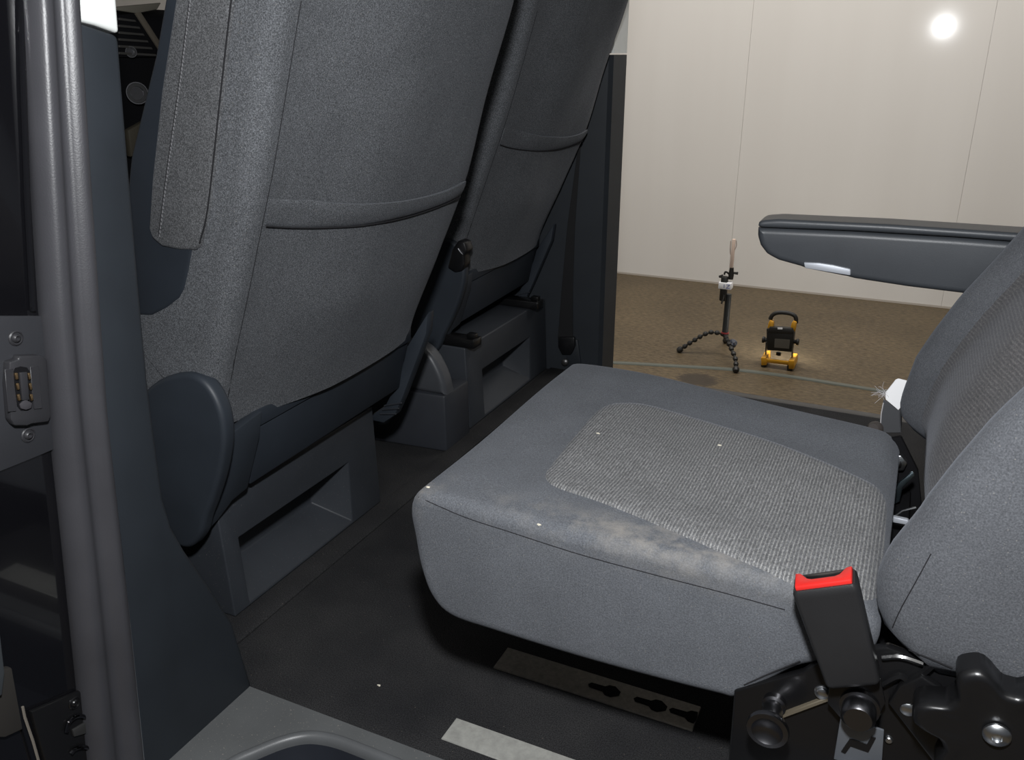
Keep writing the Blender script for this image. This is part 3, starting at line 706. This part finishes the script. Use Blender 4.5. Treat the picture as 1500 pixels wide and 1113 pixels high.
# backrest with side bolsters
bol = [(0.35, 0.060), (0.38, 0.036), (0.42, 0.024), (0.46, 0.020), (0.50, 0.022), (0.56, 0.032), (0.60, 0.048), (0.66, 0.076), (0.71, 0.106), (0.77, 0.140), (0.86, 0.180), (1.0, 0.236), (1.15, 0.292)]
BY0, BY1 = 0.872, 1.452
def back_ring(z, ins=0.0):
    xf = interp(bol, z); pts = []; near = 0.024*sstep(0.45, 0.57, z)
    nw_ = 40
    for k in range(nw_+1):
        t = k/nw_; y = lerp(BY0+ins, BY1-ins, t); u = abs(t-0.5)*2
        rec = 0.042*(1-sstep(0.50, 0.84, u)) + near*sstep(0.5, 0.3, t)
        rnd = 0.040*max(0, (u-0.86)/0.14)**2.4
        low = 0.085*sstep(0.475, 0.385, z)*sstep(0.12, 0.36, t)
        pts.append(Vector((xf+rec+rnd+ins+low, y, z)))
    bx = xf+0.20-ins
    for k in range(9):
        t = 1-k/8; pts.append(Vector((bx-0.02*(abs(t-0.5)*2)**3, lerp(BY0+ins, BY1-ins, t), z+0.05*(1 if z > 0.4 else 0.3))))
    return pts
zz = [0.362, 0.366, 0.374] + [0.385+0.0158*k for k in range(49)]
rr = [back_ring(z, {0.362: 0.022, 0.366: 0.010, 0.374: 0.003}.get(z, 0)) for z in zz] + [back_ring(1.152, 0.02), back_ring(1.158, 0.05)]
# bottom hem rises towards the front
for r in rr:
    for v in r: v.z += 0.020*sstep(0.13, 0.03, v.x)*sstep(0.45, 0.37, v.z)
bm = rings(rr); BB = bvh_of(bm)
rb = finish(bm, 'backrest', fabr, rs_, angle=60)
bm = bmesh.new(); G = []
for i in range(30):
    z = lerp(0.455, 1.10, i/29); row = []
    for k in range(13):
        t = k/12; y = lerp(1.005, 1.345, t); h = BB.ray_cast(Vector((-1, y, z)), Vector((1, 0, 0)))[0]
        row.append(bm.verts.new(h+Vector((-0.003 if 0 < k < 12 else 0.002, 0, 0))))
    G.append(row)
for a, b_ in zip(G, G[1:]):
    for k in range(12): bm.faces.new((a[k], a[k+1], b_[k+1], b_[k]))
finish(bm, 'backrest_insert', rib_back, rb, angle=80)
finish(seam_tube(BB, [(1364, 811), (1340, 855), (1318, 895), (1302, 932)], 0.0007, 20), 'bolster_seam', seam, rb)
finish(seam_tube(BB, [(1300, 940), (1345, 957), (1395, 978)], 0.0012, 16), 'hem_seam', seam, rb)
# armrest, folded down on the far side of the backrest
ay0, ay1 = 1.462, 1.53
arm_low = [(1109.5, 334), (1109, 346), (1113, 360), (1123, 373), (1140, 382), (1176, 392), (1178, 394), (1246, 407), (1248, 408.5), (1330, 421), (1420, 432), (1500, 438), (1560, 440), (1560, 361), (1400, 349), (1250, 340)]
ar = finish(pillow([(v.x, v.z) for v in poly_px(arm_low, lambda p: onY(p, ay0))], ay0, ay1, 0.010, 0.014, 170, 6), 'armrest', pl_arm, rs_, angle=50)
pad = [(1110, 331), (1111, 326), (1117, 323), (1140, 321.5), (1300, 329), (1480, 341), (1560, 346), (1560, 360), (1400, 347.5), (1250, 338.5), (1115, 333.5)]
finish(pillow([(v.x, v.z) for v in poly_px(pad, lambda p: onY(p, ay0-0.001))], ay0-0.001, ay1+0.001, 0.006, 0.010, 150, 6), 'armrest_pad', pl_arm, ar, angle=50)
finish(prism(poly_px([(1177, 384.5), (1200, 385.5), (1220, 388.5), (1246, 394.5), (1246, 404), (1179, 393)], lambda p: onY(p, ay0-0.004)), (0, 0.05, 0), 0.0022), 'adjuster_lever', silver, ar)

# seat frame: side plates, legs, bolts, lock pin, tag
SPY = 0.885
finish(prism(poly_px([(1075, 1012), (1175, 985), (1215, 960), (1300, 948), (1372, 975), (1420, 1000), (1440, 1200), (1060, 1200)], lambda p: onY(p, SPY)), (0, 0.012, 0), 0.003), 'side_plate', blackm, rs_)
finish(prism(poly_px([(1142, 1048), (1222, 1018), (1224, 1024), (1146, 1053)], lambda p: onY(p, SPY-0.006)), (0, 0.008, 0), 0.001, 1), 'plate_edge', plain('worn_brown_edge', (0.10, 0.085, 0.06), 0.5), rs_)
for ly in (0.90, 1.40):
    finish(prism([(-0.13, ly, 0.02), (0.28, ly, 0.02), (0.22, ly, 0.30), (-0.09, ly, 0.27)], (0, 0.014, 0), 0.003), 'leg', blackm, rs_)
    finish(box((-0.20, ly-0.02, 0.0), (0.30, ly+0.034, 0.03), 0.004), 'foot_rail', blackm, rs_)
finish(box((-0.48, 0.96, 0.212), (-0.02, 1.42, 0.262), 0.006), 'cushion_pan', matblack, rs_)
finish(box((0.02, 0.93, 0.30), (0.06, 1.42, 0.335), 0.005), 'cross_tube', matblack, rs_)
finish(box((-0.02, 1.0, 0.26), (0.16, 1.43, 0.30), 0.005), 'seat_rear_pan', matblack, rs_)
# far hinge showing in the gap
hg = finish(prism(poly_px([(1295, 645), (1320, 640), (1345, 690), (1352, 760), (1330, 800), (1290, 800)], lambda p: onY(p, 1.40)), (0, 0.012, 0), 0.003), 'far_hinge_plate', matblack, rs_)
hxp = onY((1314, 679), 1.385); u6 = [(math.cos(k*math.pi/3+0.3), math.sin(k*math.pi/3+0.3)) for k in range(6)]
finish(prism([hxp+Vector((a*0.0155, 0, b_*0.0155)) for a, b_ in u6], (0, 0.012, 0), 0.002), 'hinge_nut', zinc, hg)
finish(lathe([(0, 0.007), (0.006, 0.007), (0.008, 0.004), (0.008, 0)], hxp+Vector((0, 0.001, 0)), (0, -1, 0), 14), 'hinge_bolt', steel, hg)
finish(prism(poly_px([(1337, 691), (1340, 697), (1322, 715), (1318, 735), (1308, 740), (1304, 728), (1318, 706)], lambda p: onY(p, 1.33)), (0, 0.006, 0), 0.0015), 'release_arm', bluezinc, hg)
finish(tube([onY(p, 1.25) for p in [(1311, 756), (1322, 748), (1342, 743)]], 0.0018, 6), 'release_rod', zinc, hg)
finish(prism(poly_px([(1307, 757), (1330, 762), (1335, 770), (1307, 765)], lambda p: onY(p, 1.22)), (0, 0.008, 0), 0.0012), 'bracket', silver, hg)
YN = (0, -1, 0)
def bolt(px, y, r, h, mat, name):
    return finish(lathe([(-0.006, r*1.18), (0.002, r*1.18), (0.003, r), (h*0.8, r), (h, r*0.8), (h, 0)], onY(px, y), YN, 24), name, mat, rs_)
lp = finish(lathe([(-0.004, 0.014), (0.008, 0.014), (0.010, 0.011), (0.014, 0.0105), (0.016, 0.012), (0.034, 0.012), (0.040, 0.013), (0.043, 0.022), (0.048, 0.0245), (0.053, 0.0235), (0.054, 0.018), (0.050, 0.013), (0.048, 0)], onY((1135, 1028), SPY), YN, 28), 'lock_pin', steel, rs_)
bolt((1205, 1013), SPY, 0.0078, 0.006, zinc, 'bolt'); bolt((1330, 1036), SPY-0.01, 0.0080, 0.006, zinc, 'bolt')
bolt((1259, 1036), 0.862, 0.0185, 0.022, steel, 'anchor_bolt'); bolt((1302, 1082), SPY, 0.004, 0.004, zinc, 'bolt')
tg = finish(prism(poly_px([(1231, 1052), (1243, 1056), (1286, 1067), (1295, 1070), (1291, 1130), (1221, 1112)], lambda p: onY(p, 0.868)), (0, 0.003, 0), 0.001), 'anchor_tag', plain('tag_steel', (0.22, 0.24, 0.27), 0.35, 0.7), rs_)
finish(prism(poly_px([(1232, 1101), (1245, 1082), (1270, 1090), (1277, 1079), (1283, 1081), (1272, 1102), (1246, 1093), (1238, 1104)], lambda p: onY(p, 0.8665)), (0, 0.003, 0)), 'stamped_mark', blackm, tg, smooth=False)
finish(tube([onY(p, SPY-0.004) for p in catmull_px([(1292, 963), (1320, 962), (1352, 972)], 4)], 0.003, 6), 'cable', blackm, rs_)
finish(tube([onY(p, SPY-0.006) for p in catmull_px([(1292, 1002), (1318, 990), (1336, 998), (1365, 975)], 4)], 0.0042, 6), 'recliner_rim', blackm, rs_)
finish(prism(poly_px([(1300, 1030), (1318, 1005), (1350, 990), (1380, 1010), (1400, 1113), (1400, 1160)], lambda p: onY(p, SPY-0.014)), (0, 0.012, 0), 0.003), 'recliner_plate', blackm, rs_)
# recline knob with six lobes
kc = Vector((0.156, 0.845, 0.352)); prof_k = []
nk = 96
def lobe(a, s):
    c_ = 0.5+0.5*math.cos(6*(a-math.radians(119)))
    return (0.056+0.025*sstep(0.02, 0.98, c_))*s
rs = []
for dy, s in [(0.014, 0.93), (0.012, 1.0), (-0.014, 1.0), (-0.019, 0.98), (-0.022, 0.93), (-0.023, 0.86), (-0.021, 0.70), (-0.021, 0.3)]:
    rs.append([kc+Vector((math.cos(a)*lobe(a, s), dy, math.sin(a)*lobe(a, s))) for a in [2*math.pi*k/nk for k in range(nk)]])
kb_ = finish(rings(rs), 'recline_knob', plain('knob_black', (0.006, 0.006, 0.0065), 0.3), rs_, angle=60)
finish(lathe([(0, 0.013), (0.003, 0.013), (0.006, 0.010), (0.007, 0.005), (0.004, 0.0045), (0.004, 0)], onY((1460, 1075), 0.822), YN, 24), 'knob_screw', zinc, kb_)
# buckle
bt, bb = Vector((-0.030, 0.862, 0.462)), Vector((0.014, 0.858, 0.352))
ax = (bt-bb).normalized(); uu = Vector((1, 0.08, 0)); uu = (uu-ax*uu.dot(ax)).normalized(); vv = ax.cross(uu)
if vv.y < 0: vv = -vv
def rrect(c_, hw, hd, r, n=5):
    out = []
    for sx_, sy_, a0 in ((1, 1, 0), (-1, 1, 90), (-1, -1, 180), (1, -1, 270)):
        for k in range(n+1):
            a = math.radians(a0+90*k/n); out.append(c_+uu*(sx_*(hw-r)+math.cos(a)*r)+vv*(sy_*(hd-r)+math.sin(a)*r))
    return out
rs = [rrect(bb.lerp(bt, t), w_, d_, 0.005) for t, w_, d_ in [(-0.03, 0.022, 0.010), (0.0, 0.0275, 0.0145), (0.04, 0.029, 0.016), (0.5, 0.031, 0.018), (0.95, 0.0335, 0.020), (1.0, 0.0335, 0.020), (1.03, 0.032, 0.0185)]]
bk = finish(rings(rs), 'buckle', plastic('buckle_black', (0.017, 0.017, 0.018), 0.4, 900, 0.25), rs_, angle=50)
tp = bt+ax*0.0025
def tp_(a, b_): return tp+uu*a+vv*b_
U = [(-0.0295, -0.0165), (0.0295, -0.0165), (0.0305, 0.015), (0.024, 0.013), (0.017, 0.0), (0.012, -0.003), (-0.012, -0.003), (-0.017, 0.0), (-0.024, 0.013), (-0.0305, 0.015)]
finish(prism([tp_(a, b_) for a, b_ in U], ax*0.006, 0.0015), 'release_button', red, bk)
finish(prism([tp_(a, b_) for a, b_ in [(-0.015, 0.001), (0.015, 0.001), (0.020, 0.012), (-0.020, 0.012)]], ax*0.0035, 0.001), 'buckle_slot', steel, bk)
finish(prism([onY(p, 0.866) for p in [(1216, 996), (1290, 996), (1297, 1030), (1280, 1062), (1240, 1062), (1212, 1030)]], (0, 0.004, 0), 0.001), 'buckle_stalk', blackm, bk)

# ================================================================== LOOSE SEAT BELT END beside the rear seat
lb = thing('seat_belt', onY((1302, 634), 1.475), 'grey belt webbing with white label and frayed threads beside rear backrest', 'seat belt')
F = lambda y: (lambda p: onY(p, y))
finish(prism(poly_px([(1294, 585), (1322, 600), (1320, 634), (1289, 634)], F(1.475)), (0, 0.003, 0), 0.0008, 1), 'strap', webbing, lb)
finish(prism(poly_px([(1297, 575), (1312, 556), (1316, 554.5), (1330, 558), (1325, 590), (1316, 601), (1297, 585)], F(1.472)), (0, 0.002, 0), 0.0006, 1), 'label', white, lb)
tps = []
for k in range(26):
    a = onY((1296+random.uniform(-2, 1), 574+random.uniform(-3, 9)), 1.473)
    pts = [a]; d = Vector((-0.0012, 0, random.uniform(-0.001, 0.0015)))
    for s in range(4):
        d = d + Vector((random.uniform(-0.0022, 0.0022), random.uniform(-0.001, 0.001), random.uniform(-0.0022, 0.0022))); pts.append(pts[-1]+d)
    tps.append(tube(catmull(pts, 3), 0.0003, 4))
fr = finish(join(*tps), 'frayed_threads', thread, lb); fr['kind'] = 'stuff'
finish(tube([onY(p, 1.474) for p in [(1294, 590), (1291, 605), (1289, 634)]], 0.0010, 5), 'selvedge', thread, lb)
finish(lathe([(0, 0.013), (0.006, 0.013), (0.012, 0.009), (0.012, 0)], onY((1283, 628), 1.46), (-0.4, -1, 0.3), 18), 'belt_knob', plain('brown_knob', (0.05, 0.043, 0.04), 0.5), lb)

# ================================================================== FLOOR RAILS
def flat_rail(x0, x1, y0, y1, z, slots, mat, label, notch):
    bm = bmesh.new()
    t = thing('floor_rail', ((x0+x1)/2, (y0+y1)/2, 0.0), label, 'floor rail')
    finish(box((x0, y0, 0.0), (x1, y1, z), 0.0012, 1), 'rail_bar', mat, t)
    for c_ in slots:
        ym = (y0+y1)/2; pts = []
        w_ = min(x1-0.0005, c_+0.028)
        L = [(c_-0.024, ym-0.006), (c_, ym-0.007), (c_+0.006, ym-0.013), (c_+0.016, ym-0.014), (w_, ym-0.005), (w_, ym+0.005), (c_+0.016, ym+0.014), (c_+0.006, ym+0.013), (c_, ym+0.007), (c_-0.024, ym+0.006), (c_-0.028, ym)]
        finish(prism([(x, y, z-0.0005) for x, y in L], (0, 0, 0.0009)), 'keyhole_slot', matblack, t, smooth=False)
    return t
flat_rail(-0.548, -0.197, 1.083, 1.142, 0.004, (-0.355, -0.275, -0.215), rail_dull, 'dull metal floor rail with keyhole slots under the rear seat', True)
flat_rail(-0.548, -0.25, 0.900, 0.950, 0.003, (), rail_pale, 'pale scuffed metal strip in the carpet beside the door sill', False)

# crumbs
for px, srf, lb_ in (((876, 638), 'seat', 'pale crumb near the front of the ribbed seat insert'), ((1054, 655.5), 'seat', 'pale crumb in the middle of the ribbed seat insert'), ((790, 769), 'seat', 'pale crumb on the seat cushion edge near the dust'), ((555, 1004), 'floor', 'tiny pale crumb on the carpet near the door sill'), ((627, 714), 'seat', 'pale lint on the front corner of the seat cushion')):
    p = onZ(px, 0.436) if srf == 'seat' else onZ(px, 0.001)
    if srf == 'seat':
        h, _ = cast(CB, px); p = h+Vector((0, 0, 0.0035 if 'insert' in lb_ else 0.0)) if h else p
    bm = bmesh.new(); bmesh.ops.create_icosphere(bm, subdivisions=2, radius=0.0022)
    for v in bm.verts: v.co = Vector((v.co.x*1.5, v.co.y*0.8, v.co.z*0.6))*(1+random.uniform(-.2, .2)) + p + Vector((0, 0, 0.0006))
    tag(finish(bm, 'crumb', crumbm), lb_, 'crumb', 'crumbs')

# ================================================================== GARAGE THINGS
# floor strip
sp = [onZ(p, FZ) for p in catmull_px([(840, 532), (905, 532), (985, 536.5), (1070, 541.5), (1150, 551), (1220, 562), (1290, 573), (1400, 590)], 5)]
rs = [[p+Vector((0, -0.018, 0.0005)), p+Vector((0, -0.014, 0.006)), p+Vector((0, 0.014, 0.006)), p+Vector((0, 0.018, 0.0005))] for p in sp]
tag(finish(rings(rs), 'floor_strip', strip_m), 'thin grey-green strip curving across the brown garage floor', 'floor strip')

# flexible mini tripod
tb = onZ((1062, 520), FZ); TY = tb.y
Q = lambda p: onY(p, TY)
tr_ = thing('tripod', (Q((1062, 490)).x, TY, FZ), 'black flexible-legged tripod holding an upright pale stick on the garage floor', 'tripod')
hub = Q((1062, 487))
tx = hub.x
Hh = lambda y: Q((1062, y)).z
finish(lathe([(0, 0.016), (Hh(430)-Hh(486), 0.016)], (tx, TY, Hh(486)), (0, 0, 1), 16), 'column', plain('tripod_dark', (0.022, 0.025, 0.026), 0.5), tr_)
finish(lathe([(0, 0.021), (0.006, 0.021)], (tx, TY, Hh(488)), (0, 0, 1), 16), 'collar_ring', plain('dark_red', (0.25, 0.03, 0.03), 0.5), tr_)
finish(lathe([(0, 0.012), (0.01, 0.022), (0.03, 0.022), (0.04, 0.01)], (tx+0.045, TY-0.02, Hh(503)), (0.3, -0.5, 0.8), 14), 'hub_joint', plain('joint_blue_black', (0.03, 0.035, 0.05), 0.35), tr_)
legs = [[(1058, 489), (1046, 492), (1034, 494), (1022, 496), (1010, 501), (996, 509)], [(1063, 492), (1067, 505), (1073, 518), (1077, 530), (1078, 539)]]
def leg_mesh(pts3):
    P = resample(catmull(pts3, 6), 9, False); parts = []
    for k, p in enumerate(P):
        r = 0.0175 if k == len(P)-1 else 0.0135
        d = (P[min(k+1, len(P)-1)]-P[max(k-1, 0)]).normalized()
        parts.append(lathe([(-r, r*0.3), (-r*0.7, r*0.8), (0, r), (r*0.7, r*0.8), (r, r*0.3)], p, d, 12))
    parts.append(tube(P, 0.006, 6)); return join(*parts)
foot = onZ((996, 512), FZ+0.017); foot2 = onZ((1078, 541), FZ+0.017)
L1 = [hub+Vector((-0.01, 0, -0.01)), hub.lerp(foot, 0.35)+Vector((0, 0, 0.035)), hub.lerp(foot, 0.7)+Vector((0, 0, 0.022)), foot]
L2 = [hub+Vector((0.005, -0.01, -0.015)), hub.lerp(foot2, 0.4)+Vector((-0.005, 0, 0.02)), hub.lerp(foot2, 0.75)+Vector((0.01, 0, 0.01)), foot2]
foot3 = Vector((hub.x-0.03, TY+0.20, FZ+0.017))
L3 = [hub+Vector((0.005, 0.01, -0.01)), hub.lerp(foot3, 0.4)+Vector((0, 0, 0.03)), hub.lerp(foot3, 0.75)+Vector((0, 0, 0.02)), foot3]
for L in (L1, L2, L3): finish(leg_mesh(L), 'leg', lampblack, tr_)
cl = finish(box((tx-0.042, TY-0.028, Hh(440)), (tx-0.008, TY+0.01, Hh(404)), 0.008), 'clamp', lampblack, tr_)
finish(box((tx-0.05, TY-0.034, Hh(421.5)), (tx+0.016, TY+0.018, Hh(412)), 0.003), 'label_band', white, cl)
bd = [(-0.020, 0.0), (-0.012, 0.0), (-0.006, 0.0)]
finish(join(*[tube([(tx+a, TY-0.0345, Hh(414.2)), (tx+b_, TY-0.0345, Hh(419.5))], 0.0016, 5) for a, b_ in ((-0.020, -0.020), (0.008, -0.008))]+[tube([(tx-0.008, TY-0.0345, Hh(h_)), (tx+0.009, TY-0.0345, Hh(h_))], 0.0016, 5) for h_ in (414.2, 419.5)]), 'band_print', inkblue, cl)
finish(tube([(tx-0.02, TY-0.03, Hh(437)), (tx-0.026, TY-0.03, Hh(443)), (tx-0.018, TY-0.03, Hh(430))], 0.005, 6), 'cable_loop', lampblack, tr_)
hd = finish(lathe([(0, 0.012), (0.02, 0.014), (Hh(391)-Hh(408), 0.010)], (tx+0.004, TY, Hh(408)), (0, 0, 1), 12), 'head', lampblack, tr_)
finish(tube([(tx-0.055, TY-0.01, Hh(405.5)), (tx-0.035, TY-0.01, Hh(404))], [0.006, 0.010], 8), 'thumb_screw', lampblack, hd)
finish(tube([(tx+0.01, TY, Hh(398.5)), (tx+0.038, TY, Hh(398.5))], [0.005, 0.008], 8), 'thumb_screw', lampblack, hd)
finish(tube(catmull([(tx-0.03, TY-0.005, Hh(402)), (tx-0.026, TY-0.005, Hh(398)), (tx-0.012, TY-0.005, Hh(399)), (tx+0.004, TY, Hh(405))], 4), 0.005, 6), 'wire_loop', lampblack, hd)
finish(box((tx-0.006, TY-0.008, Hh(391)), (tx+0.010, TY+0.008, Hh(349)), 0.002), 'stick', pinkst, tr_)
finish(tube(catmull([(tx-0.014, TY, Hh(352)), (tx-0.013, TY, Hh(365)), (tx-0.006, TY, Hh(372)), (tx+0.016, TY, Hh(360)), (tx+0.014, TY, Hh(351))], 4), 0.0022, 5), 'wire_guard', plain('wire_pink', (0.42, 0.33, 0.29), 0.5), tr_)

# work light
lo = onZ((1140, 543), FZ); LY = lo.y+0.02
R_ = lambda p: onY(p, LY)
wl = thing('work_light', (lo.x, LY, FZ), 'black and amber portable work lamp standing on the garage floor', 'work lamp')
feet = (R_((1118, 537)), R_((1156, 542)))
finish(prism(poly_px([(1117, 525), (1163, 530.5), (1163, 536), (1117, 530.5)], R_), (0, 0.018, 0), 0.004), 'base_bar', yellow, wl)
for q_ in ([(1114.5, 524), (1122, 523.5), (1123, 535), (1115, 535.5)], [(1155, 528), (1163.5, 528.5), (1163, 541), (1155, 540.5)]):
    finish(prism(poly_px(q_, lambda p: onY(p, LY-0.004)), (0, 0.13, 0), 0.004), 'base_runner', yellow, wl)
for (px) in ((1118, 538), (1156, 543)):
    for dy in (0.012, 0.108):
        c_ = R_(px)+Vector((0, dy, 0)); c_.z = FZ
        finish(lathe([(0, 0.014), (0.018, 0.015), (0.036, 0.012)], c_, (0, 0, 1), 14), 'foot', lampblack, wl)
for a, b_ in (((1120, 505), (1119, 524)), ((1159, 510), (1158, 529))):
    p, q = R_(a)+Vector((0, 0.05, 0)), R_(b_)+Vector((0, 0.05, 0))
    finish(tube([p, q], 0.004, 8), 'bracket_arm', steel, wl)
finish(lathe([(0, 0.013), (0.012, 0.013), (0.016, 0.009)], R_((1138, 522.5))+Vector((0, 0.05, -0.006)), (0, 0, 1), 14), 'bracket_knob', lampblack, wl)
hd = finish(prism(poly_px([(1122.5, 481), (1163.5, 484), (1160, 516), (1123, 513)], R_), (0, 0.06, 0), 0.006), 'lamp_head', lampblack, wl)
finish(prism(poly_px([(1135, 496), (1157, 497.5), (1156, 511), (1134, 509)], lambda p: onY(p, LY-0.001)), (0, 0.003, 0), 0.0008, 1), 'rear_label', lampgrey, hd)
finish(prism(poly_px([(1127, 479), (1161, 481), (1163, 490), (1124, 488)], lambda p: onY(p, LY-0.004)), (0, 0.03, 0), 0.004), 'battery_cap', lampblack, hd)
finish(prism(poly_px([(1139, 480), (1146, 480.3), (1146, 482.6), (1139, 482.4)], lambda p: onY(p, LY-0.007)), (0, 0.004, 0), 0.0005, 1), 'bright_tab', white, hd)
a, b_ = R_((1124, 484)), R_((1160, 514))
gl = finish(box((a.x+0.008, LY+0.060, b_.z+0.012), (b_.x-0.008, LY+0.063, a.z-0.012)), 'led_panel', ledm, hd, smooth=False)
for px, s in (((1119, 500), -1), ((1165, 503), 1)):
    p = R_(px)+Vector((0, 0.03, 0))
    finish(lathe([(-0.012, 0.010), (0, 0.012), (0.003, 0.017), (0.012, 0.017), (0.014, 0.012)], p, (s, 0, 0), 14), 'tilt_knob', lampblack, wl)
hpx = [(1126, 484), (1127, 470), (1131, 463), (1140, 460), (1154, 461), (1163, 465), (1165, 473), (1163, 486)]
hpts = catmull([R_(p)+Vector((0, 0.03, 0)) for p in hpx], 5)
finish(tube(hpts[5:-4], [0.0105 + 0.0 for _ in hpts[5:-4]], 10), 'handle_grip', lampblack, wl)
for px in ([(1123, 484), (1132, 485), (1133, 472), (1128, 469), (1126, 472)], [(1157, 486), (1164, 487), (1167, 472), (1162, 470), (1159, 474)]):
    finish(prism(poly_px(px, lambda p: onY(p, LY+0.010)), (0, 0.04, 0), 0.004), 'handle_post', yellow, wl)
